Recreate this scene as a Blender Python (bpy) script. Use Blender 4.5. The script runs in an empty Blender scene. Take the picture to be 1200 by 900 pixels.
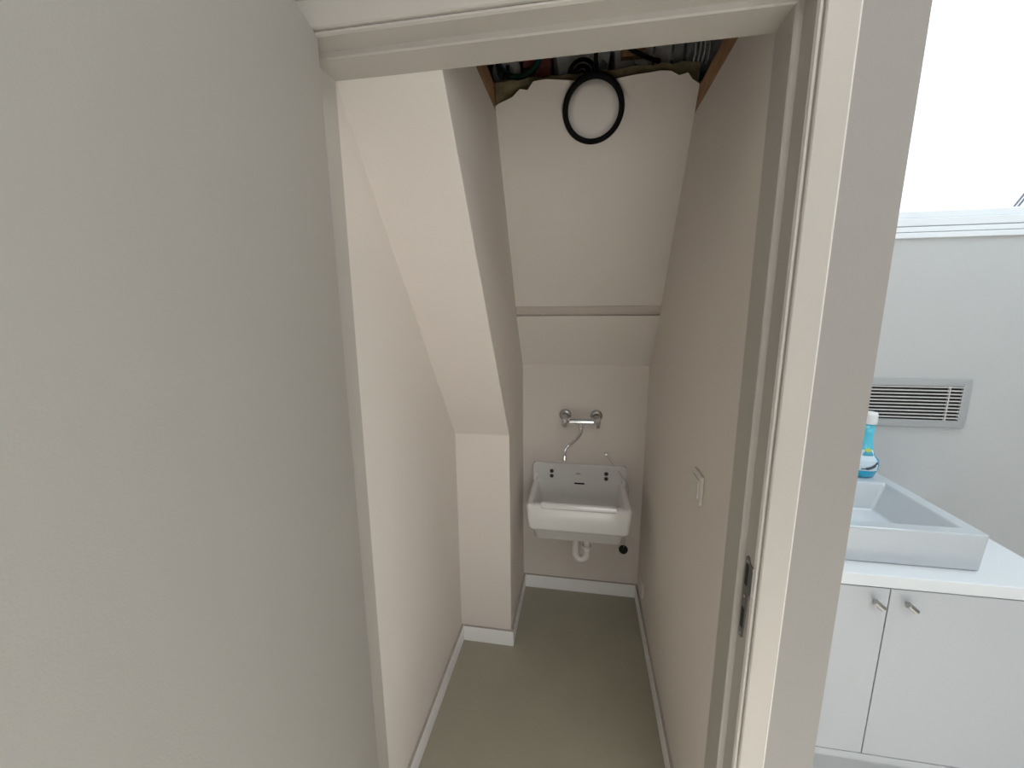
import bpy, bmesh, math, random
from mathutils import Vector, Matrix
random.seed(7)
PI = math.pi
scene = bpy.context.scene
COL = scene.collection

# ------------------------------------------------------------ camera
cd = bpy.data.cameras.new('camera')
cam = bpy.data.objects.new('camera', cd); COL.objects.link(cam)
cd.sensor_fit = 'HORIZONTAL'; cd.sensor_width = 36.0
cd.lens = 36.0 * 476.5 / 1200.0
cd.clip_start = 0.02
cam.matrix_world = Matrix(((0.98591, -0.022936, 0.165698, 0.0),
                           (0.16709, 0.182004, -0.968997, 0.0),
                           (-0.007933, 0.98303, 0.183271, 1.6),
                           (0, 0, 0, 1)))
scene.camera = cam

# ------------------------------------------------------------ sky, lights, exposure
world = bpy.data.worlds.new('overcast_sky'); scene.world = world
world.use_nodes = True
bg = world.node_tree.nodes['Background']
bg.inputs[0].default_value = (0.88, 0.95, 1.0, 1)
bg.inputs[1].default_value = 1.3

def area(name, loc, direction, sx, sy, power, color, spread=PI):
    l = bpy.data.lights.new(name, 'AREA'); l.shape = 'RECTANGLE'
    l.size = sx; l.size_y = sy; l.energy = power; l.color = color; l.spread = spread
    o = bpy.data.objects.new(name, l); COL.objects.link(o)
    o.location = loc
    o.rotation_euler = Vector(direction).to_track_quat('-Z', 'Y').to_euler()
    return o
# bathroom window daylight; the other area lights are added for assumed, unseen windows
area('added_floor_beam', (0.65, -0.40, 2.97), (0, 0.02, -1), 1.3, 1.0, 25, (1.0, 0.97, 0.93), 0.85)  # added narrow beam so the hall floor bounces light upward
area('assumed_roof_window_light', (0.65, -0.40, 2.975), (0, 0.02, -1), 1.3, 1.0, 17, (1.0, 0.97, 0.94))  # wide light for the assumed, unseen hall roof window
area('assumed_rear_window_light', (1.0, -2.55, 1.6), (0, 1, -0.05), 1.9, 1.5, 13, (1.0, 0.97, 0.94))  # light for the assumed, unseen rear window
area('added_right_window_light', (2.70, -0.9, 1.6), (-1, 0, -0.05), 2.2, 1.5, 5, (1.0, 0.98, 0.95))  # added to brighten the open leaf from the right
area('daylight_bathroom_window', (1.60, 1.90, 2.4), (-0.1, -1, -0.45), 1.35, 0.9, 10, (0.80, 0.92, 1.0))
area('added_bathroom_top_light', (1.65, 1.15, 2.97), (0, 0, -1), 1.2, 0.8, 17, (0.78, 0.91, 1.0))  # added light over the counter, its roof window is assumed
scene.view_settings.view_transform = 'Standard'
scene.view_settings.look = 'None'
scene.view_settings.exposure = 0.0
scene.view_settings.gamma = 1.0
scene.view_settings.use_curve_mapping = False

# ------------------------------------------------------------ materials
def mat(name, color, rough=0.6, metal=0.0, bump=0.0, bscale=200.0, vary=0.0, vscale=3.0, spec=0.5, coat=0.0, trans=0.0, stretch=None):
    m = bpy.data.materials.new(name); m.use_nodes = True
    nt = m.node_tree; b = nt.nodes['Principled BSDF']
    b.inputs['Base Color'].default_value = (*color, 1)
    b.inputs['Roughness'].default_value = rough
    b.inputs['Metallic'].default_value = metal
    b.inputs['Specular IOR Level'].default_value = spec
    b.inputs['Coat Weight'].default_value = coat
    b.inputs['Transmission Weight'].default_value = trans
    tc = nt.nodes.new('ShaderNodeTexCoord')
    src = tc.outputs['Object']
    if stretch:
        mp = nt.nodes.new('ShaderNodeMapping'); mp.inputs['Scale'].default_value = stretch
        nt.links.new(src, mp.inputs['Vector']); src = mp.outputs['Vector']
    if vary:
        n = nt.nodes.new('ShaderNodeTexNoise'); n.inputs['Scale'].default_value = vscale
        n.inputs['Detail'].default_value = 4
        nt.links.new(src, n.inputs['Vector'])
        r = nt.nodes.new('ShaderNodeValToRGB')
        r.color_ramp.elements[0].position = 0.3; r.color_ramp.elements[1].position = 0.7
        r.color_ramp.elements[0].color = (*[c * (1 - vary) for c in color], 1)
        r.color_ramp.elements[1].color = (*[min(1, c * (1 + vary)) for c in color], 1)
        nt.links.new(n.outputs['Fac'], r.inputs['Fac'])
        nt.links.new(r.outputs['Color'], b.inputs['Base Color'])
    if bump:
        n = nt.nodes.new('ShaderNodeTexNoise'); n.inputs['Scale'].default_value = bscale
        n.inputs['Detail'].default_value = 3
        nt.links.new(src, n.inputs['Vector'])
        bp = nt.nodes.new('ShaderNodeBump'); bp.inputs['Strength'].default_value = bump
        bp.inputs['Distance'].default_value = 0.002
        nt.links.new(n.outputs['Fac'], bp.inputs['Height'])
        nt.links.new(bp.outputs['Normal'], b.inputs['Normal'])
    return m

def glass_mat():
    m = bpy.data.materials.new('window_glass'); m.use_nodes = True
    nt = m.node_tree; nt.nodes.clear()
    o = nt.nodes.new('ShaderNodeOutputMaterial'); mx = nt.nodes.new('ShaderNodeMixShader')
    t = nt.nodes.new('ShaderNodeBsdfTransparent'); g = nt.nodes.new('ShaderNodeBsdfGlossy')
    g.inputs['Roughness'].default_value = 0.02
    fr = nt.nodes.new('ShaderNodeFresnel'); fr.inputs['IOR'].default_value = 1.3
    nt.links.new(fr.outputs[0], mx.inputs[0]); nt.links.new(t.outputs[0], mx.inputs[1])
    nt.links.new(g.outputs[0], mx.inputs[2]); nt.links.new(mx.outputs[0], o.inputs[0])
    return m

M = {
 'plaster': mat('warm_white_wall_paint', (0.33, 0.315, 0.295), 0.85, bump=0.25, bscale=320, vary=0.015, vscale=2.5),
 'closet': mat('closet_wall_paint', (0.745, 0.685, 0.628), 0.8, bump=0.2, bscale=320, vary=0.012, vscale=2.0),
 'ceil': mat('white_ceiling_paint', (0.78, 0.77, 0.75), 0.9, bump=0.2, bscale=250),
 'frame': mat('satin_frame_enamel', (0.485, 0.455, 0.412), 0.45, bump=0.05, bscale=400),
 'leaf': mat('door_leaf_enamel', (0.39, 0.37, 0.335), 0.45, bump=0.12, bscale=420),
 'base': mat('white_skirting_enamel', (0.92, 0.91, 0.90), 0.4),
 'floor': mat('olive_grey_linoleum', (0.335, 0.312, 0.242), 0.42, bump=0.08, bscale=500, vary=0.04, vscale=5),
 'floorhall': mat('pale_grey_linoleum', (0.78, 0.76, 0.70), 0.45, bump=0.08, bscale=500, vary=0.03, vscale=5),
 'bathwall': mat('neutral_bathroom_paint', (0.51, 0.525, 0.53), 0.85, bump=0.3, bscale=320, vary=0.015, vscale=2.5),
 'seam': mat('dull_grey_joint', (0.40, 0.36, 0.32), 0.9),
 'bead': mat('pale_highlight_bead', (0.72, 0.69, 0.65), 0.5),  # pale tone stands for thin edge highlights
 'strip': mat('recess_shade_taupe', (0.56, 0.50, 0.445), 0.9),  # shade of the wall recess put into the colour
 'void': mat('dusty_dark_concrete', (0.26, 0.24, 0.22), 0.95, bump=0.6, bscale=60, vary=0.3, vscale=12),
 'brick': mat('red_brown_masonry', (0.33, 0.11, 0.095), 0.9, bump=0.8, bscale=90, vary=0.35, vscale=30),
 'timber': mat('bare_brown_timber', (0.36, 0.20, 0.10), 0.7, bump=0.4, bscale=60, vary=0.25, vscale=14, stretch=(6, 1, 6)),
 'batting': mat('olive_board_edge', (0.19, 0.155, 0.085), 0.95, bump=0.8, bscale=110, vary=0.35, vscale=25),
 'foil': mat('crinkled_aluminium_foil', (0.85, 0.86, 0.88), 0.38, metal=0.35, bump=1.0, bscale=45, vary=0.12, vscale=18),
 'paperfoil': mat('grey_duct_wrap', (0.80, 0.81, 0.83), 0.5, metal=0.15, bump=0.9, bscale=40, vary=0.15, vscale=14),
 'tape': mat('foil_tape', (0.62, 0.63, 0.65), 0.25, metal=0.9),
 'black': mat('black_plastic', (0.008, 0.008, 0.009), 0.85, spec=0.15),
 'rubber': mat('black_rubber', (0.01, 0.01, 0.01), 0.6),
 'green': mat('dark_green_hose', (0.01, 0.09, 0.07), 0.4),
 'whitecable': mat('white_cable', (0.38, 0.38, 0.40), 0.4),
 'boxgrey': mat('grey_plastic', (0.60, 0.57, 0.57), 0.55, vary=0.15, vscale=20),
 'diffuser': mat('opal_lamp_diffuser', (0.66, 0.62, 0.59), 0.45),
 'ceramic': mat('glazed_white_ceramic', (0.78, 0.77, 0.745), 0.12, coat=0.5),
 'mark': mat('grey_printed_mark', (0.42, 0.41, 0.40), 0.4),
 'chrome': mat('polished_chrome', (0.80, 0.80, 0.82), 0.08, metal=1.0),
 'dullchrome': mat('brushed_nickel', (0.45, 0.44, 0.43), 0.28, metal=1.0),
 'pipe': mat('white_pvc', (0.74, 0.72, 0.68), 0.35),
 'darkhole': mat('dark_recess', (0.015, 0.013, 0.012), 0.8),
 'screw': mat('dark_bronze_cap', (0.06, 0.055, 0.045), 0.35, metal=0.5),
 'steel': mat('dark_steel_plate', (0.20, 0.19, 0.185), 0.38, metal=0.8),
 'switch': mat('cream_switch_plastic', (0.70, 0.65, 0.59), 0.35),
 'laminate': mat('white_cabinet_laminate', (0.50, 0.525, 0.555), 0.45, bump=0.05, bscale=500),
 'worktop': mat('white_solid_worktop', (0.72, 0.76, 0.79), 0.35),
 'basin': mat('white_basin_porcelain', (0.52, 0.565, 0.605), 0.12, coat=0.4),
 'alu': mat('anodised_aluminium', (0.50, 0.52, 0.54), 0.38, metal=0.6),
 'aluslat': mat('pale_vent_slats', (0.66, 0.66, 0.65), 0.4, metal=0.3),
 'winframe': mat('white_window_enamel', (0.80, 0.84, 0.87), 0.35),
 'gasket': mat('grey_window_gasket', (0.22, 0.24, 0.28), 0.6),
 'bluefluid': mat('turquoise_cleaner', (0.01, 0.38, 0.62), 0.2, coat=0.5),
 'blueneck': mat('pale_turquoise_bottle', (0.10, 0.60, 0.78), 0.25, coat=0.5),
 'capwhite': mat('white_cap_plastic', (0.80, 0.82, 0.83), 0.35),
 'label': mat('pale_blue_label', (0.62, 0.76, 0.86), 0.4),
 'lime': mat('lime_print', (0.50, 0.62, 0.10), 0.4),
 'navy': mat('navy_print', (0.02, 0.03, 0.06), 0.4),
 'glass': glass_mat(),
}

# ------------------------------------------------------------ helpers
def link(name, bm, m, parent=None, smooth=False, bevel=0.0, seg=2):
    me = bpy.data.meshes.new(name)
    bmesh.ops.recalc_face_normals(bm, faces=bm.faces[:])
    bm.to_mesh(me); bm.free()
    me.materials.append(M[m] if isinstance(m, str) else m)
    if smooth:
        for p in me.polygons: p.use_smooth = True
    o = bpy.data.objects.new(name, me); COL.objects.link(o)
    if parent: o.parent = parent
    if bevel:
        b = o.modifiers.new('bevel', 'BEVEL'); b.width = bevel; b.segments = seg
        b.limit_method = 'ANGLE'; b.angle_limit = 0.6
    return o
def tag(o, label, cat, group=None):
    o['label'] = label; o['category'] = cat
    if group: o['group'] = group
    return o
def struct(o):
    o['kind'] = 'structure'; return o
def thing(name, label, cat, loc, group=None):
    o = bpy.data.objects.new(name, None); COL.objects.link(o)
    o.location = loc; o.empty_display_size = 0.05
    return tag(o, label, cat, group)
def rel(bm, root):
    bmesh.ops.translate(bm, verts=bm.verts[:], vec=-Vector(root.location)); return bm
def part(name, bm, m, root, base=None, **k):
    # bm is in world coordinates; root an unrotated empty
    return link(name, rel(bm, base or root), m, root, **k)
def box(bm, x0, x1, y0, y1, z0, z1):
    v = [bm.verts.new((x, y, z)) for x in (x0, x1) for y in (y0, y1) for z in (z0, z1)]
    for f in ((0,1,3,2),(4,6,7,5),(0,4,5,1),(2,3,7,6),(0,2,6,4),(1,5,7,3)):
        bm.faces.new([v[i] for i in f])
    return bm
def B(*a): return box(bmesh.new(), *a)
def prism(pts, axis, a, b, bm=None):
    """pts 2D polygon; axis 'x': (y,z) pts, 'y': (x,z), 'z': (x,y)"""
    bm = bm or bmesh.new()
    def P(p, t): return {'x': (t, p[0], p[1]), 'y': (p[0], t, p[1]), 'z': (p[0], p[1], t)}[axis]
    va = [bm.verts.new(P(p, a)) for p in pts]; vb = [bm.verts.new(P(p, b)) for p in pts]
    n = len(pts)
    bm.faces.new(va); bm.faces.new(vb[::-1])
    for i in range(n):
        bm.faces.new([va[i], vb[i], vb[(i+1) % n], va[(i+1) % n]])
    return bm
def smoothpath(pts, n=8):
    P = [Vector(p) for p in pts]; out = []
    P = [P[0]*2-P[1]] + P + [P[-1]*2-P[-2]]
    for i in range(1, len(P)-2):
        for k in range(n):
            t = k/n
            a, b, c, d = P[i-1:i+3]
            out.append(0.5*((2*b)+(c-a)*t+(2*a-5*b+4*c-d)*t*t+(3*b-a-3*c+d)*t**3))
    out.append(P[-2]); return out
def tube(bm, pts, r, n=10, cap=True):
    pts = [Vector(p) for p in pts]; rings = []
    up = None
    for i, p in enumerate(pts):
        d = (pts[min(i+1, len(pts)-1)] - pts[max(i-1, 0)]).normalized()
        if up is None:
            up = d.orthogonal().normalized()
        up = (up - d*up.dot(d)).normalized(); s = d.cross(up)
        rr = r[i] if isinstance(r, (list, tuple)) else r
        rings.append([bm.verts.new(p + (up*math.cos(2*PI*k/n) + s*math.sin(2*PI*k/n))*rr) for k in range(n)])
    for a, b in zip(rings, rings[1:]):
        for k in range(n): bm.faces.new([a[k], a[(k+1) % n], b[(k+1) % n], b[k]])
    if cap: bm.faces.new(rings[0][::-1]); bm.faces.new(rings[-1])
    return bm
def lathe(bm, prof, c, axis=(0,0,1), n=32, sx=1.0, sy=1.0):
    """prof: (r, h) list along axis"""
    q = Vector(axis).normalized().to_track_quat('Z', 'Y').to_matrix(); c = Vector(c); rings = []
    for r, h in prof:
        rings.append([bm.verts.new(c + q @ Vector((r*sx*math.cos(2*PI*k/n), r*sy*math.sin(2*PI*k/n), h))) for k in range(n)])
    for a, b in zip(rings, rings[1:]):
        for k in range(n): bm.faces.new([a[k], a[(k+1) % n], b[(k+1) % n], b[k]])
    bm.faces.new(rings[0][::-1]); bm.faces.new(rings[-1])
    return bm
def NB(): return bmesh.new()

# ------------------------------------------------------------ the setting
XL, XR, XB = -0.547, 0.339, -0.301      # closet: left wall, right wall, boxing side
YF, YI = 0.800, 0.924                   # doorway wall: room face, closet face
YBOX, YBACK = 1.680, 2.115
ZB = 2.094                              # frame head underside
struct(link('floor', B(XL-0.12, 0.507, YF+0.06, 2.35, -0.1, 0.0), 'floor'))
bm = NB(); box(bm, -1.9, 2.75, -2.6, YF+0.06, -0.1, 0.0); box(bm, 0.507, 2.75, YF+0.06, 1.98, -0.1, 0.0)
struct(link('floor_hall', bm, 'floorhall'))
HC = 3.0
bm = NB()
for a in ((-1.9, -0.05, -2.6, 1.98), (1.35, 2.75, -2.6, 0.7), (-0.05, 1.35, -2.6, -0.95), (-0.05, 1.35, 0.15, 0.7), (-0.05, 1.0, 0.7, 1.98), (2.3, 2.75, 0.7, 1.98), (1.0, 2.3, 1.6, 1.98)):
    box(bm, *a, HC, HC+0.08)
struct(link('ceiling', bm, 'ceil'))
# wall with the doorway (room face at YF)
JX0, JX1, JZ = -0.618, 0.410, 2.166
struct(link('wall_front', prism([(-1.9, 0), (JX0, 0), (JX0, JZ), (JX1, JZ), (JX1, 0), (0.507, 0), (0.507, HC), (-1.9, HC)], 'y', YF, YI), 'plaster'))
struct(link('wall_left', B(-2.02, -1.9, -2.6, YI, 0, HC), 'plaster'))
# room walls behind the photographer with unseen windows assumed to let in light
def holed(axis, t0, t1, a0, a1, h0, h1, z0, z1):
    bm = NB()
    for p0, p1, q0, q1 in ((a0, h0, 0, HC), (h1, a1, 0, HC), (h0, h1, 0, z0), (h0, h1, z1, HC)):
        if axis == 'y': box(bm, p0, p1, t0, t1, q0, q1)
        else: box(bm, t0, t1, p0, p1, q0, q1)
    return bm
struct(link('wall_rear', holed('y', -2.72, -2.6, -1.9, 2.75, 0.0, 2.0, 0.8, 2.4), 'plaster'))
struct(link('wall_right', holed('x', 2.75, 2.87, -2.6, 1.98, -2.1, 0.3, 0.8, 2.4), 'plaster'))
def simple_window(name, axis, t, a0, a1, z0, z1):
    def bb(bm, p0, p1, q0, q1, d):
        return box(bm, p0, p1, t-d, t+d, q0, q1) if axis == 'y' else box(bm, t-d, t+d, p0, p1, q0, q1)
    bm = NB(); mid = (a0+a1)/2
    for p0, p1, q0, q1 in ((a0, a1, z0, z0+.06), (a0, a1, z1-.06, z1), (a0, a0+.06, z0+.06, z1-.06), (a1-.06, a1, z0+.06, z1-.06), (mid-.03, mid+.03, z0+.06, z1-.06)):
        bb(bm, p0, p1, q0, q1, 0.03)
    w = struct(link(name, bm, 'winframe'))
    for p0, p1 in ((a0+.06, mid-.03), (mid+.03, a1-.06)):
        link('pane', bb(NB(), p0, p1, z0+.06, z1-.06, 0.003), 'glass', w)
def roof_window(name, x0, x1, y0, y1):
    bm = NB(); f = 0.05
    for a in ((x0, x1, y0, y0+f), (x0, x1, y1-f, y1), (x0, x0+f, y0+f, y1-f), (x1-f, x1, y0+f, y1-f)):
        box(bm, *a, HC+0.02, HC+0.07)
    w = struct(link(name, bm, 'winframe'))
    link('pane', B(x0+f, x1-f, y0+f, y1-f, HC+0.04, HC+0.046), 'glass', w)
roof_window('assumed_window_4', -0.05, 1.35, -0.95, 0.15)  # assumed roof window, unseen, placed to light the hall floor
roof_window('assumed_window_5', 1.0, 2.3, 0.7, 1.6)  # unseen roof window added to light the counter from above
simple_window('assumed_window_2', 'y', -2.66, 0.0, 2.0, 0.8, 2.4)  # assumed rear window, out of view, for light from behind
simple_window('assumed_window_3', 'x', 2.81, -2.1, 0.3, 0.8, 2.4)  # unseen window added for light from the right
# closet walls
struct(link('wall_closet_left', B(XL-0.12, XL, YI, 2.30, 0, 2.75), 'closet'))
struct(link('wall_closet_right', prism([(YI, 0), (2.30, 0), (2.30, 2.2), (1.53, 2.2), (1.49, 2.205), (YI, 2.205)], 'x', XR, 0.507), 'closet'))
# boxing under the stair: vertical front, raking soffit, plain side
struct(link('wall_boxing', prism([(YBOX, 0), (2.30, 0), (2.30, 2.252), (YI, 2.252), (YI, 2.093), (YBOX, 1.052)], 'x', XL, XB), 'closet', bevel=0.002))
# back wall: vertical, raking, shadow recess, raking up to a ragged plaster edge
xs = [XB, -0.286, -0.262, -0.24, -0.215, -0.19, -0.17, -0.13, -0.10, -0.05, 0.0, 0.05, 0.10, 0.134, 0.18, 0.22, 0.25, 0.275, 0.30, 0.315, XR]
tz = [2.262, 2.268, 2.274, 2.280, 2.296, 2.292, 2.310, 2.312, 2.309, 2.304, 2.296, 2.296, 2.299, 2.302, 2.304, 2.306, 2.303, 2.292, 2.296, 2.282, 2.270]
bm = NB(); rows = []
for x, z in zip(xs, tz):
    def sl(z): return 1.885 - 0.63*(z-1.607)
    prof = [(YBACK, 0), (YBACK-0.012, 1.308), (1.888, 1.563), (1.903, 1.564), (1.8805, 1.606), (1.8815, 1.607), (sl(z), z), (sl(z)+0.016, z+0.008), (2.02, 1.66), (2.28, 1.35), (2.28, 0)]
    rows.append([bm.verts.new((x, *p)) for p in prof])
for a, b in zip(rows, rows[1:]):
    for k in range(len(a)):
        bm.faces.new([a[k], a[(k+1) % len(a)], b[(k+1) % len(a)], b[k]])
bm.faces.new(rows[0]); bm.faces.new(rows[-1][::-1])
wcb = struct(link('wall_closet_back', bm, 'closet'))
link('recess_shade_strip', prism([(1.9035, 1.5635), (1.9005, 1.5640), (1.8790, 1.6045), (1.8815, 1.6065)], 'x', XB+0.0005, XR-0.0005), 'strip', wcb)  # darker strip paints the shade inside the recess
# void above the closet
bm = NB(); box(bm, XL-0.12, 0.507, 2.30, 2.40, 0, 2.85)
box(bm, 0.43, 0.507, YI, 2.30, 2.205, 2.85); box(bm, XL-0.12, 0.507, YI-0.05, 2.30, 2.75, 2.85)
struct(link('wall_void', bm, 'void'))
# skirtings
def skirt(name, x0, x1, y0, y1, z0, z1):
    o = struct(link(name, B(x0, x1, y0, y1, z0, z1), 'base', bevel=0.002))
    link('top_joint', B(x0+0.0015, x1-0.0015, y0+0.0015, y1-0.0015, z1-0.001, z1+0.0012), 'seam', o)
    return o
skirt('baseboard_left', XL, XL+0.013, YI, YBOX, 0, 0.078)
skirt('baseboard_boxing_front', XL+0.013, XB+0.013, YBOX-0.013, YBOX, 0, 0.078)
skirt('baseboard_boxing_side', XB, XB+0.013, YBOX, YBACK, 0, 0.078)
skirt('baseboard_back', XB+0.013, XR-0.013, YBACK-0.013, YBACK, 0, 0.078)
skirt('baseboard_right', XR-0.013, XR, YI, YBACK, 0, 0.078)

wb = bpy.data.objects['wall_boxing']
for a, b in (((XL+0.001, YBOX, 0.08), (XL+0.001, YBOX, 1.052)), ((XL+0.001, YBOX, 1.052), (XL+0.001, YI+0.01, 2.079)), ((XL, YBOX+0.0005, 1.052), (XB-0.002, YBOX+0.0005, 1.052))):
    link('highlight_bead', tube(NB(), [a, b], 0.0015, 8), 'bead', wb)  # pale lines paint the bright edges along the boxing corners
# door frame: rebated steel-type profile, two jambs and a head mitred in one mesh
def frame_profile(s):
    # (offset outward from opening edge, y); closet side first
    return [(0.0, YI), (0.0, 0.850), (0.0025, 0.847), (0.0125, 0.847), (0.0125, 0.804), (0.0155, 0.800), (0.019, 0.800), (0.020, 0.803), (0.0215, 0.803), (0.0225, 0.797), (0.025, 0.795), (0.069, 0.795), (0.071, 0.797), (0.071, 0.86), (0.071, YI)]
prof = frame_profile(1)
bm = NB(); rings = []
for cx, cz, dx, dz in ((XL, 0.0, -1, 0), (XL, ZB, -1, 1), (XR, ZB, 1, 1), (XR, 0.0, 1, 0)):
    rings.append([bm.verts.new((cx + dx*o, y, cz + dz*o)) for o, y in prof])
for a, b in zip(rings, rings[1:]):
    for k in range(len(a)):
        bm.faces.new([a[k], a[(k+1) % len(a)], b[(k+1) % len(a)], b[k]])
bm.faces.new(rings[0]); bm.faces.new(rings[-1][::-1])
fr = struct(link('trim_1', bm, 'frame'))
link('highlight_bead', tube(NB(), [(JX1+0.0015, YF-0.0005, 0.0), (JX1+0.0015, YF-0.0005, JZ)], 0.0022, 8), 'bead', fr)  # pale bead paints the thin highlight along the casing edge
# strike plate on the right jamb with two keeper holes and a lip towards the room
sx = XR + 0.0125
pl = [(0.818, 0.912), (0.824, 0.905), (0.832, 0.905), (0.838, 0.912), (0.838, 1.086), (0.832, 1.093), (0.824, 1.093), (0.817, 1.083), (0.801, 1.083), (0.801, 1.018), (0.813, 1.018)]
sp = link('strike_plate', prism([(y, z) for y, z in pl], 'x', sx-0.0022, sx+0.001), 'steel', fr)
sp['label'] = 'dark steel strike plate'
link('keeper_hole', B(sx-0.0030, sx-0.0020, 0.821, 0.832, 1.030, 1.076), 'darkhole', sp)
link('keeper_hole', B(sx-0.0030, sx-0.0020, 0.821, 0.832, 0.930, 0.975), 'darkhole', sp)
for z in (0.915, 1.003, 1.084):
    link('screw_head', lathe(NB(), [(0.0032, 0), (0.0026, 0.0012)], (sx-0.0022, 0.827, z), (-1, 0, 0), 10), 'dullchrome', sp)

# door leaf standing open towards the room on the left
d = Vector((0.233, -0.972, 0)).normalized(); nrm = Vector((-d.y, d.x, 0)) * -1   # away from the closet axis
c0 = Vector((-0.503, 0.800, 0)); W = 0.90
bm = NB(); q = [c0, c0 + d*W, c0 + d*W + nrm*0.04, c0 + nrm*0.04]
lo = [bm.verts.new((p.x, p.y, 0.008)) for p in q]; hi = [bm.verts.new((p.x, p.y, 2.1045)) for p in q]
bm.faces.new(lo[::-1]); bm.faces.new(hi)
for i in range(4): bm.faces.new([lo[i], lo[(i+1) % 4], hi[(i+1) % 4], hi[i]])
leaf = struct(link('door_1', bm, 'leaf', bevel=0.0015))
for z in (0.28, 1.05, 1.83):
    h = c0 + nrm*0.044 + Vector((0, 0.0, z))
    link('hinge', lathe(NB(), [(0.007, -0.045), (0.007, 0.045)], (h.x, 0.783, z), (0, 0, 1), 12), 'dullchrome', leaf)

# ------------------------------------------------------------ bathroom wall, window
YW = 1.68
WX0, WX1, WZ0, WZ1 = 0.80, 2.35, 1.826, 2.92
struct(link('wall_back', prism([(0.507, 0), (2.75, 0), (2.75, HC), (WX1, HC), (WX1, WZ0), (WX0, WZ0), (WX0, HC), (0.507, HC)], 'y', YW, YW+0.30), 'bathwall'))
win = B(WX0, WX1, YW-0.006, YW+0.30, WZ0-0.001, WZ0+0.0175)      # white sill board
w1 = struct(link('window_1', win, 'winframe', bevel=0.002))
def ring(x0, x1, z0, z1, y0, y1, t):
    bm = NB()
    box(bm, x0, x1, y0, y1, z0, z0+t); box(bm, x0, x1, y0, y1, z1-t, z1)
    box(bm, x0, x0+t, y0, y1, z0+t, z1-t); box(bm, x1-t, x1, y0, y1, z0+t, z1-t); return bm
link('gasket', ring(WX0, WX1, WZ0+0.0175, WZ1, YW+0.005, YW+0.06, 0.0225), 'gasket', w1)
link('window_frame', ring(WX0, WX1, WZ0+0.0205, WZ1, YW+0.0, YW+0.05, 0.0165), 'winframe', w1, bevel=0.0015)
link('window_sash', ring(WX0+0.02, WX1-0.02, WZ0+0.0400, WZ1-0.02, YW+0.002, YW+0.05, 0.0255), 'winframe', w1, bevel=0.002)
link('glazing_bead', ring(WX0+0.046, WX1-0.046, WZ0+0.0675, WZ1-0.046, YW+0.012, YW+0.04, 0.022), 'winframe', w1, bevel=0.002)
link('pane', B(WX0+0.06, WX1-0.06, YW+0.024, YW+0.028, WZ0+0.085, WZ1-0.06), 'glass', w1)
for dx in (0.0, 0.012):
    link('stay_rod', tube(NB(), [(1.432+dx, YW+0.045, 1.925), (1.60+dx, YW+0.045, 2.22)], 0.003, 8), 'gasket', w1)
struct(link('trim_2', B(WX0, WX1, YW, YW+0.30, 2.92, HC), 'plaster'))

# ------------------------------------------------------------ wall vent grille
t = thing('air_vent', 'grey aluminium louvre grille set in the beige bathroom wall', 'air vent', (1.09, YW, 1.16))
gx0, gx1, gz0, gz1, ft = 0.80, 1.374, 1.160, 1.338, 0.026
bm = NB(); y0, y1 = YW-0.010, YW
mit = [(gx0, gz0), (gx1, gz0), (gx1, gz1), (gx0, gz1)]
inn = [(gx0+ft, gz0+ft), (gx1-ft, gz0+ft), (gx1-ft, gz1-ft), (gx0+ft, gz1-ft)]
for i in range(4):
    j = (i+1) % 4
    prism([mit[i], mit[j], inn[j], inn[i]], 'y', y0, y1, bm)
part('vent_frame', bm, 'alu', t, bevel=0.001)
part('vent_backing', B(gx0+0.01, gx1-0.01, YW-0.002, YW-0.0005, gz0+0.01, gz1-0.01), 'darkhole', t)
for i in range(10):
    z = gz0+ft+0.0065 + i*0.0126
    part('vent_slat', prism([(YW-0.009, z), (YW-0.002, z+0.0015), (YW-0.002, z+0.0040), (YW-0.009, z+0.0042)], 'x', gx0+ft, gx1-ft), 'aluslat', t)
part('vent_divider', B(gx1-ft-0.042, gx1-ft-0.038, YW-0.0095, YW-0.002, gz0+ft, gz1-ft), 'aluslat', t)

# ------------------------------------------------------------ vanity
CX0, CX1, CY = 0.507, 1.285, 1.15
t = thing('vanity_cabinet', 'white laminate two door cabinet under the bathroom counter', 'cabinet', (0.9, 1.4, 0))
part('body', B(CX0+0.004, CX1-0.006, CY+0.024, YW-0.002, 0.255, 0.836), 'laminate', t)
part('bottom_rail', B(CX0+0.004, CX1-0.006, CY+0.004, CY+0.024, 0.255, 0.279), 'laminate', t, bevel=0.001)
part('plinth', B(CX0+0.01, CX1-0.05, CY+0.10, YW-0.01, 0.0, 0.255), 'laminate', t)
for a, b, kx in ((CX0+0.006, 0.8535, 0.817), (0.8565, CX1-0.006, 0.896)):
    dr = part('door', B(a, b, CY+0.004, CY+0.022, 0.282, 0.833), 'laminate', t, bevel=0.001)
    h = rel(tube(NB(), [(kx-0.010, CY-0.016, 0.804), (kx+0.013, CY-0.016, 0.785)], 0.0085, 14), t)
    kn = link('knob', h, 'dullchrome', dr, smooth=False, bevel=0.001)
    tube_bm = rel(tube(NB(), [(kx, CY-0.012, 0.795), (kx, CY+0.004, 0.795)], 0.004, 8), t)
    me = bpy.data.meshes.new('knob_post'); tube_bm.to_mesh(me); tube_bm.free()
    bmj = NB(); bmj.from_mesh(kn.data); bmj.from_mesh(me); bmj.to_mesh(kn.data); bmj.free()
tag(link('countertop', B(CX0+0.001, CX1, CY, YW-0.001, 0.8375, 0.874), 'worktop', bevel=0.003), 'white countertop slab on the bathroom cabinet', 'countertop')

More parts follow.
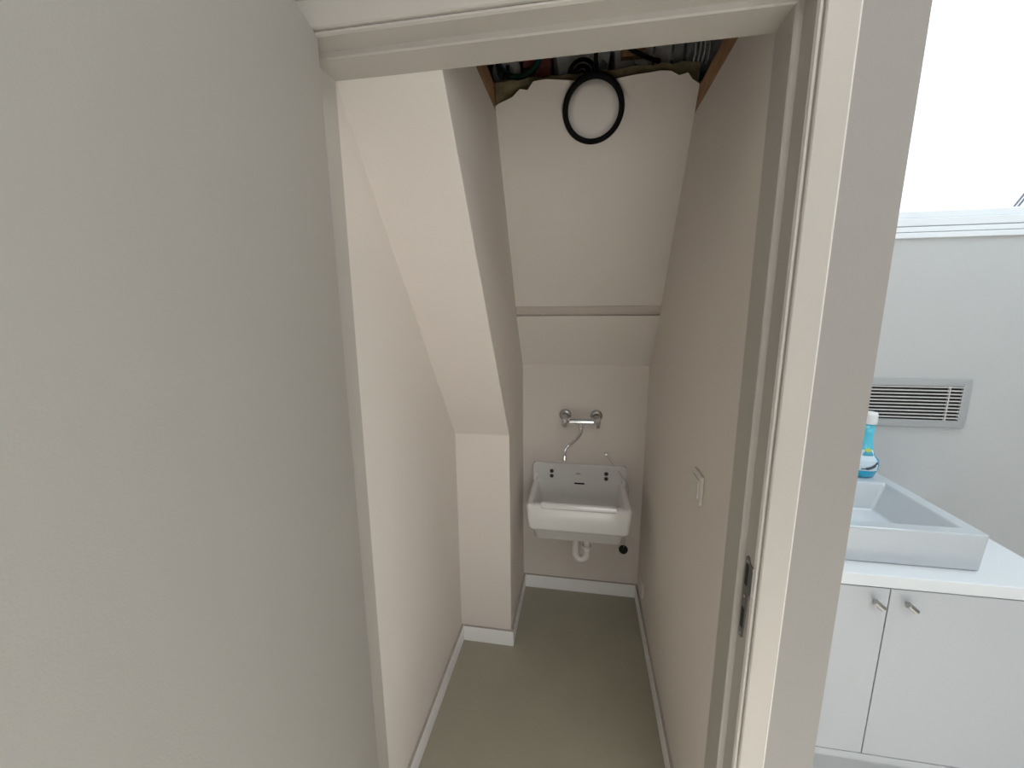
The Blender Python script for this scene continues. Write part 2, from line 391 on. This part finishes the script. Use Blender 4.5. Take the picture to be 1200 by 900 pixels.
# basin: rectangular countertop washbasin
def basin_mesh(x0, x1, y0, y1, z0, z1, ix0, ix1, iy0, iy1, fx0, fx1, fy0, fy1, zf):
    bm = NB()
    def q(a, b, c, d_, z): return [bm.verts.new(p) for p in ((a, c, z), (b, c, z), (b, d_, z), (a, d_, z))]
    o0 = q(x0+0.004, x1-0.004, y0+0.004, y1-0.004, z0); o1 = q(x0, x1, y0, y1, z1)
    i1 = q(ix0, ix1, iy0, iy1, z1); f1 = q(fx0, fx1, fy0, fy1, zf)
    bm.faces.new(o0[::-1]); bm.faces.new(f1)
    for a, b in ((o0, o1), (o1, i1), (i1, f1)):
        for k in range(4): bm.faces.new([a[k], a[(k+1) % 4], b[(k+1) % 4], b[k]])
    return bm
t = thing('washbasin', 'white rectangular washbasin standing on the bathroom counter', 'washbasin', (0.84, 1.43, 0.8745))
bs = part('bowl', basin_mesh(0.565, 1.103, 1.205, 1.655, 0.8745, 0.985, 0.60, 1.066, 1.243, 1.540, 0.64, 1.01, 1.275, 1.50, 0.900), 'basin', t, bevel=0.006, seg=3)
part('drain', lathe(NB(), [(0.022, 0), (0.020, 0.003)], (0.80, 1.39, 0.900), n=24), 'chrome', t)

# blue cleaner bottle on the back deck of the basin
bx, by = 1.024, 1.600
t = thing('cleaner_bottle', 'turquoise cleaner bottle with white cap on the basin back ledge', 'bottle', (bx, by, 0.9855))
z0 = 0.9855
K = 1.09
part('bottle_body', lathe(NB(), [(0.030, 0), (0.038, 0.004), (0.048, 0.030), (0.050, 0.048), (0.046, 0.066), (0.030, 0.084)], (bx, by, z0), n=32, sy=0.62), 'bluefluid', t, smooth=True)
part('neck', lathe(NB(), [(0.0305, 0.0835), (0.024, 0.105), (0.019, 0.130), (0.0185, 0.165), (0.0195, 0.200)], (bx, by, z0), n=32, sy=0.75), 'blueneck', t, smooth=True)
part('cap', lathe(NB(), [(0.019, 0.198), (0.0215, 0.200), (0.0215, 0.233), (0.018, 0.241)], (bx, by, z0), n=24), 'capwhite', t, smooth=False, bevel=0.002)
bm = NB(); cols = []
for k in range(11):
    a = -PI/2 - 0.9 + k*0.16
    col = []
    for (r, h) in [(0.0500, 0.030), (0.0512, 0.048), (0.0475, 0.066), (0.0315, 0.0845), (0.0255, 0.105)]:
        w = 0.62 if h < 0.07 else 0.7
        col.append(bm.verts.new((bx + r*math.cos(a), by + r*w*math.sin(a), z0+h)))
    cols.append(col)
for a, b in zip(cols, cols[1:]):
    for k in range(4): bm.faces.new([a[k], b[k], b[k+1], a[k+1]])
lb = part('label_sheet', bm, 'label', t)
def on_label(a, h, r=0.0510): return Vector((bx + r*math.cos(a), by + r*0.62*math.sin(a), z0+h))
lb2 = tube(NB(), smoothpath([on_label(-2.0, 0.036), on_label(-1.6, 0.040), on_label(-1.25, 0.048), on_label(-0.95, 0.062)], 5), [0.002]*4+[0.005]*8+[0.003]*4, 6)
link('printed_swoosh', rel(lb2, t), 'navy', lb)
link('printed_oval', rel(lathe(NB(), [(0.010, 0), (0.009, 0.001)], (bx-0.002, by-0.0185, z0+0.104), (0, -1, 0.3), 20, sy=0.7), t), 'lime', lb)

# ------------------------------------------------------------ utility sink
t = thing('utility_sink', 'white ceramic utility sink hung on the closet back wall', 'sink', (0.0, YBACK, 0.50))
yb = YBACK - 0.004
X0, X1, YF0 = -0.240, 0.247, 1.768
ZR = 0.690
# body: outer shell with bowl sunk in
bm = NB()
def loop(x0, x1, y0, y1, z, r, n=5):
    pts = []
    for cx, cy, a0 in ((x1-r, y1-r, 0), (x0+r, y1-r, PI/2), (x0+r, y0+r, PI), (x1-r, y0+r, 1.5*PI)):
        for k in range(n+1):
            a = a0 + k*PI/2/n
            pts.append(bm.verts.new((cx + r*math.cos(a), cy + r*math.sin(a), z)))
    return pts
L = [loop(X0+0.048, X1-0.048, YF0+0.045, yb, 0.497, 0.03),
     loop(X0+0.034, X1-0.034, YF0+0.026, yb, 0.506, 0.03),
     loop(X0+0.026, X1-0.026, YF0+0.018, yb, 0.553, 0.025),
     loop(X0+0.016, X1-0.016, YF0+0.010, yb, 0.557, 0.022),
     loop(X0+0.007, X1-0.007, YF0+0.002, yb, 0.572, 0.022),
     loop(X0, X1, YF0, yb, 0.680, 0.018),
     loop(X0+0.003, X1-0.003, YF0+0.003, yb, 0.688, 0.018),
     loop(X0+0.010, X1-0.010, YF0+0.010, yb, 0.691, 0.016),
     loop(X0+0.024, X1-0.024, YF0+0.026, yb-0.032, 0.690, 0.02),
     loop(X0+0.032, X1-0.032, YF0+0.034, yb-0.034, 0.683, 0.025),
     loop(X0+0.045, X1-0.045, YF0+0.045, yb-0.036, 0.60, 0.035),
     loop(X0+0.060, X1-0.060, YF0+0.060, yb-0.045, 0.535, 0.045),
     loop(X0+0.090, X1-0.090, YF0+0.090, yb-0.075, 0.520, 0.045)]
for a, b in zip(L, L[1:]):
    for k in range(len(a)): bm.faces.new([a[k], a[(k+1) % len(a)], b[(k+1) % len(a)], b[k]])
bm.faces.new(L[0][::-1]); bm.faces.new(L[-1])
o = part('bowl', bm, 'ceramic', t, smooth=True)
# splashback with rounded shoulders
sb = []
xa, xb_, zt, r = -0.243, 0.250, 0.778, 0.018
for cx, a0 in ((xb_-r, 0), (xa+r, PI/2)):
    for k in range(7):
        a = a0 + k*PI/12
        sb.append((cx + r*math.cos(a), zt-r + r*math.sin(a)))
sb = [(xb_, 0.676), *sb, (xa, 0.676), (X0+0.034, 0.676), (X0+0.040, 0.660), (X1-0.040, 0.660), (X1-0.034, 0.676)]
part('splashback', prism(sb, 'y', yb-0.034, yb), 'ceramic', t, bevel=0.0035, seg=3)
# swept shoulders where the side rims climb into the splashback
for s, x in ((1, X0+0.012), (-1, X1-0.012)):
    part('shoulder', prism([(yb-0.029, 0.688), (yb-0.029, 0.728), (yb-0.040, 0.710), (yb-0.065, 0.690)], 'x', x-0.010, x+0.010), 'ceramic', t, bevel=0.003)
# rounded front roll
rl = NB(); tube(rl, [(-0.172, YF0+0.012, 0.6845), (0.178, YF0+0.012, 0.6845)], [0.0165, 0.0165], 20)
part('front_roll', rl, 'ceramic', t, bevel=0.004)
for x in (-0.141, 0.146):
    for z in (0.736, 0.708):
        part('screw_cap', lathe(NB(), [(0.0105, 0), (0.0105, 0.003), (0.008, 0.005)], (x, yb-0.0335, z), (0, -1, 0), 20), 'screw', t)
part('overflow_slot', B(-0.020, 0.034, yb-0.0350, yb-0.0335, 0.668, 0.677), 'darkhole', t)
part('maker_mark', lathe(NB(), [(0.014, 0), (0.014, 0.0006)], (0.001, yb-0.0340, 0.728), (0, -1, 0), 20, sy=0.35), 'mark', t)
part('drain', lathe(NB(), [(0.030, 0), (0.026, 0.003)], (0.03, 1.93, 0.5195), n=24), 'chrome', t)

# trap
t = thing('sink_trap', 'white plastic waste trap below the utility sink', 'pipe', (0.04, 1.93, 0.496))
part('tailpiece', tube(NB(), [(0.052, 1.93, 0.4960), (0.052, 1.93, 0.40)], 0.017, 18), 'pipe', t)
part('slip_nut', lathe(NB(), [(0.023, 0), (0.024, 0.004), (0.024, 0.020), (0.022, 0.024)], (0.052, 1.93, 0.382), n=24), 'pipe', t)
u = [(0.052, 1.93, 0.385), (0.052, 1.93, 0.365)]
for k in range(0, 13):
    a = -PI*k/12
    u.append((0.023 + 0.029*math.cos(a), 1.93, 0.362 + 0.036*math.sin(a)))
u += [(-0.006, 1.93, 0.40), (-0.006, 1.935, 0.43), (-0.006, 1.955, 0.447), (-0.010, 1.99, 0.44), (-0.018, YBACK-0.004, 0.40)]
part('trap_bend', tube(NB(), u, 0.0175, 18), 'pipe', t, smooth=True)
part('wall_rosette', lathe(NB(), [(0.040, 0), (0.036, 0.006), (0.026, 0.007)], (-0.026, YBACK-0.0035, 0.385), (0, -1, 0), 28), 'darkhole', t)['label'] = 'dark hole round the waste pipe'

# plug and chain
t = thing('sink_plug', 'black rubber plug hanging on a chain at the sink right side', 'plug', (0.25, 2.03, 0.33))
part('hook', lathe(NB(), [(0.007, 0), (0.007, 0.004), (0.004, 0.005), (0.004, 0.014), (0.007, 0.016)], (0.142, YBACK-0.012, 0.838), (0, -1, 0), 14), 'dullchrome', t)
ch = smoothpath([(0.142, 2.094, 0.836), (0.180, 2.086, 0.785), (0.222, 2.072, 0.735), (0.253, 2.055, 0.694), (0.2585, 2.04, 0.64), (0.257, 2.03, 0.50), (0.246, 2.03, 0.345)], 10)
part('chain', tube(NB(), ch, [0.0012 + 0.0008*(i % 2) for i in range(len(ch))], 6), 'dullchrome', t)
part('plug', lathe(NB(), [(0.017, -0.010), (0.021, -0.006), (0.024, 0.006), (0.020, 0.010), (0.004, 0.012)], (0.245, 2.03, 0.334), (-0.1, -0.55, 0.8), 24), 'rubber', t)

# wall tap
t = thing('wall_tap', 'chrome wall mixer tap above the utility sink', 'tap', (0.008, YBACK, 1.03))
for x in (-0.075, 0.086):
    part('escutcheon', lathe(NB(), [(0.031, 0), (0.031, 0.006), (0.026, 0.011), (0.016, 0.014), (0.014, 0.05)], (x, YBACK-0.010, 1.043), (0, -1, 0), 32), 'dullchrome', t)
part('body', tube(NB(), [(-0.060, 2.035, 1.030), (-0.050, 2.035, 1.030), (0.070, 2.035, 1.030), (0.080, 2.035, 1.030)], [0.012, 0.017, 0.017, 0.012], 24), 'chrome', t, bevel=0.002)
for x in (-0.075, 0.092):
    part('handle', lathe(NB(), [(0.010, -0.030), (0.014, -0.026), (0.015, -0.004), (0.015, 0.012), (0.012, 0.020)], (x, 2.03, 1.026), (0, -0.35, 1), 20), 'chrome', t, bevel=0.0015)
s = smoothpath([(0.008, 2.028, 1.020), (0.009, 2.018, 0.992), (0.006, 2.000, 0.972), (-0.022, 1.975, 0.944), (-0.050, 1.955, 0.925), (-0.067, 1.945, 0.905), (-0.070, 1.940, 0.875)], 8)
sp_ = part('spout', tube(NB(), s, 0.0085, 16), 'chrome', t, smooth=True)
link('aerator', rel(lathe(NB(), [(0.0105, 0), (0.0115, 0.003), (0.0115, 0.020), (0.009, 0.024)], (-0.070, 1.940, 0.852), n=20), t), 'chrome', sp_)
link('collar', rel(lathe(NB(), [(0.012, 0), (0.012, 0.014)], (0.008, 2.026, 1.003), n=20), t), 'chrome', sp_)

# ------------------------------------------------------------ round lamp on the raking wall
nS = Vector((0, -0.846, -0.533)).normalized()
lc = Vector((0.0205, 1.490, 2.236))
t = thing('round_lamp', 'round black rimmed lamp high on the raking closet wall', 'lamp', lc)
part('rim', lathe(NB(), [(0.098, -0.002), (0.099, 0.004), (0.098, 0.022), (0.092, 0.027), (0.083, 0.026), (0.081, 0.018)], lc, nS, 64), 'black', t, smooth=False, bevel=0.001)
part('lamp_shade', lathe(NB(), [(0.0805, 0.016), (0.0805, 0.020), (0.060, 0.0225), (0.02, 0.0235)], lc, nS, 64), 'diffuser', t, smooth=True)

# ------------------------------------------------------------ light switch, socket
t = thing('light_switch', 'small cream switch plate on the closet right wall', 'switch', (XR, 1.152, 1.10))
part('plate', B(XR-0.009, XR-0.0005, 1.111, 1.193, 1.060, 1.142), 'switch', t, bevel=0.002)
part('rocker', B(XR-0.012, XR-0.0092, 1.125, 1.179, 1.074, 1.128), 'switch', t, bevel=0.001)
t = thing('low_socket', 'small white socket low in the far right closet corner', 'socket', (XR, 1.95, 0.19))
part('plate', B(XR-0.010, XR-0.0005, 1.905, 1.985, 0.150, 0.230), 'switch', t, bevel=0.002)
part('socket_well', lathe(NB(), [(0.022, 0), (0.018, 0.002)], (XR-0.0102, 1.945, 0.19), (-1, 0, 0), 20), 'switch', t)

# ------------------------------------------------------------ the open ceiling above the closet
tag(link('wooden_batten', B(XR, XR+0.05, YI, 1.487, 2.2055, 2.268), 'timber', bevel=0.002), 'bare timber batten along the top of the right closet wall', 'batten')
tag(link('wooden_batten', B(XB-0.05, XB, YI, 1.545, 2.2525, 2.325), 'timber', bevel=0.002), 'bare timber batten along the top of the left boxing', 'batten')
bm = NB(); rows = []
for i in range(25):
    x = XB + 0.003 + i*(XR-XB-0.006)/24
    dz = random.uniform(-0.004, 0.005)
    if x < -0.2: dz -= 0.002
    rows.append([bm.verts.new((x, y, z+dz)) for y, z in ((1.478, 2.262), (1.462, 2.331), (1.500, 2.350), (1.545, 2.270))])
for a, b in zip(rows, rows[1:]):
    for k in range(4): bm.faces.new([a[k], a[(k+1) % 4], b[(k+1) % 4], b[k]])
bm.faces.new(rows[0]); bm.faces.new(rows[-1][::-1])
tag(link('board_edge', bm, 'batting'), 'rough olive brown board edge above the ragged plaster', 'board')

def wavy(y, x0, x1, zc, r, n, m, name, parent, ax='x'):
    bm = NB(); pts = []; rad = []
    for i in range(n+1):
        pts.append((x0+(x1-x0)*i/n, y+random.uniform(-.004, .004), zc+random.uniform(-.004, .004))); rad.append(r+random.uniform(-.006, .006))
    return part(name, tube(bm, pts, rad, 18), m, parent)
t = thing('foil_duct', 'foil wrapped duct crossing the right half of the ceiling opening', 'duct', (0.2, 1.62, 2.42))
wavy(1.62, 0.085, 0.410, 2.425, 0.078, 9, 'foil', 'duct_tube', t)
for x in (0.150, 0.205, 0.262, 0.30):
    part('tape_band', lathe(NB(), [(0.082, 0), (0.0845, 0.001), (0.0845, 0.009), (0.082, 0.010)], (x, 1.62, 2.425), (1, 0, 0), 24), 'tape', t)
t = thing('wrapped_bundle', 'crumpled grey foil bundle behind the top of the lamp', 'insulation', (-0.03, 1.63, 2.40))
wavy(1.62, -0.108, 0.068, 2.415, 0.068, 8, 'paperfoil', 'wrap', t)
part('silver_clip', prism([(0.034, 2.350), (0.058, 2.348), (0.064, 2.385), (0.047, 2.400), (0.035, 2.375)], 'y', 1.530, 1.550), 'tape', t, bevel=0.003)
tag(link('wooden_offcut', B(0.105, 0.18, 1.510, 1.535, 2.388, 2.46), 'timber', bevel=0.002), 'short brown timber piece in front of the foil duct', 'timber')
bm = NB()
t = thing('masonry_pier', 'red brown masonry beside the grey junction box', 'masonry', (-0.17, 1.56, 2.315))
for r_ in range(3):
    for c in range(2):
        part('brick', B(-0.218 + c*0.050 - (r_ % 2)*0.006, -0.172 + c*0.050 - (r_ % 2)*0.006, 1.55 + 0.004*((r_+c) % 2), 1.66, 2.330+r_*0.038, 2.364+r_*0.038), 'brick', t, bevel=0.002)
part('mortar', B(-0.219, -0.124, 1.557, 1.658, 2.315, 2.442), 'void', t)
t = thing('junction_box', 'round grey junction box inside the green hose loop', 'junction box', (-0.276, 1.56, 2.40))
part('box_body', lathe(NB(), [(0.045, 0), (0.050, 0.03), (0.044, 0.036)], (-0.276, 1.58, 2.410), (0, -1, -0.3), 32), 'boxgrey', t, bevel=0.002)
part('knockout', B(-0.274, -0.262, 1.532, 1.537, 2.384, 2.412), 'rubber', t)
part('entry_collar', lathe(NB(), [(0.020, 0), (0.019, 0.004)], (-0.267, 1.543, 2.394), (0, -1, -0.3), 20), 'whitecable', t)
g = smoothpath([(-0.325, 1.515, 2.48), (-0.290, 1.515, 2.400), (-0.255, 1.515, 2.368), (-0.210, 1.515, 2.366), (-0.172, 1.515, 2.390), (-0.145, 1.515, 2.44), (-0.135, 1.515, 2.49)], 8)
tag(link('green_hose', tube(NB(), g, 0.009, 12), 'green', smooth=True), 'dark green hose looping across the left of the ceiling opening', 'hose')
tag(link('black_strut', tube(NB(), smoothpath([(-0.285, 1.40, 2.60), (-0.290, 1.44, 2.45), (-0.283, 1.455, 2.345), (-0.25, 1.47, 2.350)], 6), 0.006, 8), 'black', smooth=True), 'black wire running beside the left timber batten', 'wire')
t = thing('conduit_coil', 'small coil of dark ribbed conduit left of the lamp cable', 'cable', (-0.03, 1.50, 2.345))
for k, r_ in enumerate((0.045, 0.036, 0.027, 0.018, 0.009)):
    pts = [(-0.018 + r_*math.cos(a), 1.515-0.006*(k % 2), 2.353 + r_*math.sin(a)) for a in [i*2*PI/28 for i in range(29)]]
    part('coil_turn', tube(NB(), pts, 0.0034, 8, cap=False), 'black', t, smooth=True)
cb = smoothpath([(0.030, 1.452, 2.318), (0.024, 1.440, 2.36), (0.034, 1.445, 2.395), (0.075, 1.46, 2.413), (0.125, 1.48, 2.395), (0.175, 1.500, 2.378), (0.225, 1.515, 2.366)], 8)
tag(link('lamp_cable', tube(NB(), cb, 0.0065, 10), 'black', smooth=True), 'black cable arching up from the round lamp to the right', 'cable')
t = thing('white_cable_coil', 'pale cable turns beside the right timber batten', 'cable', (0.33, 1.40, 2.34))
for k in range(4):
    pts = [(0.315+0.013*k, 1.47 + 0.035*math.cos(a), 2.375 + 0.045*math.sin(a)) for a in [i*2*PI/24 for i in range(25)]]
    part('coil_turn', tube(NB(), pts, 0.0028, 8, cap=False), 'whitecable', t, smooth=True)
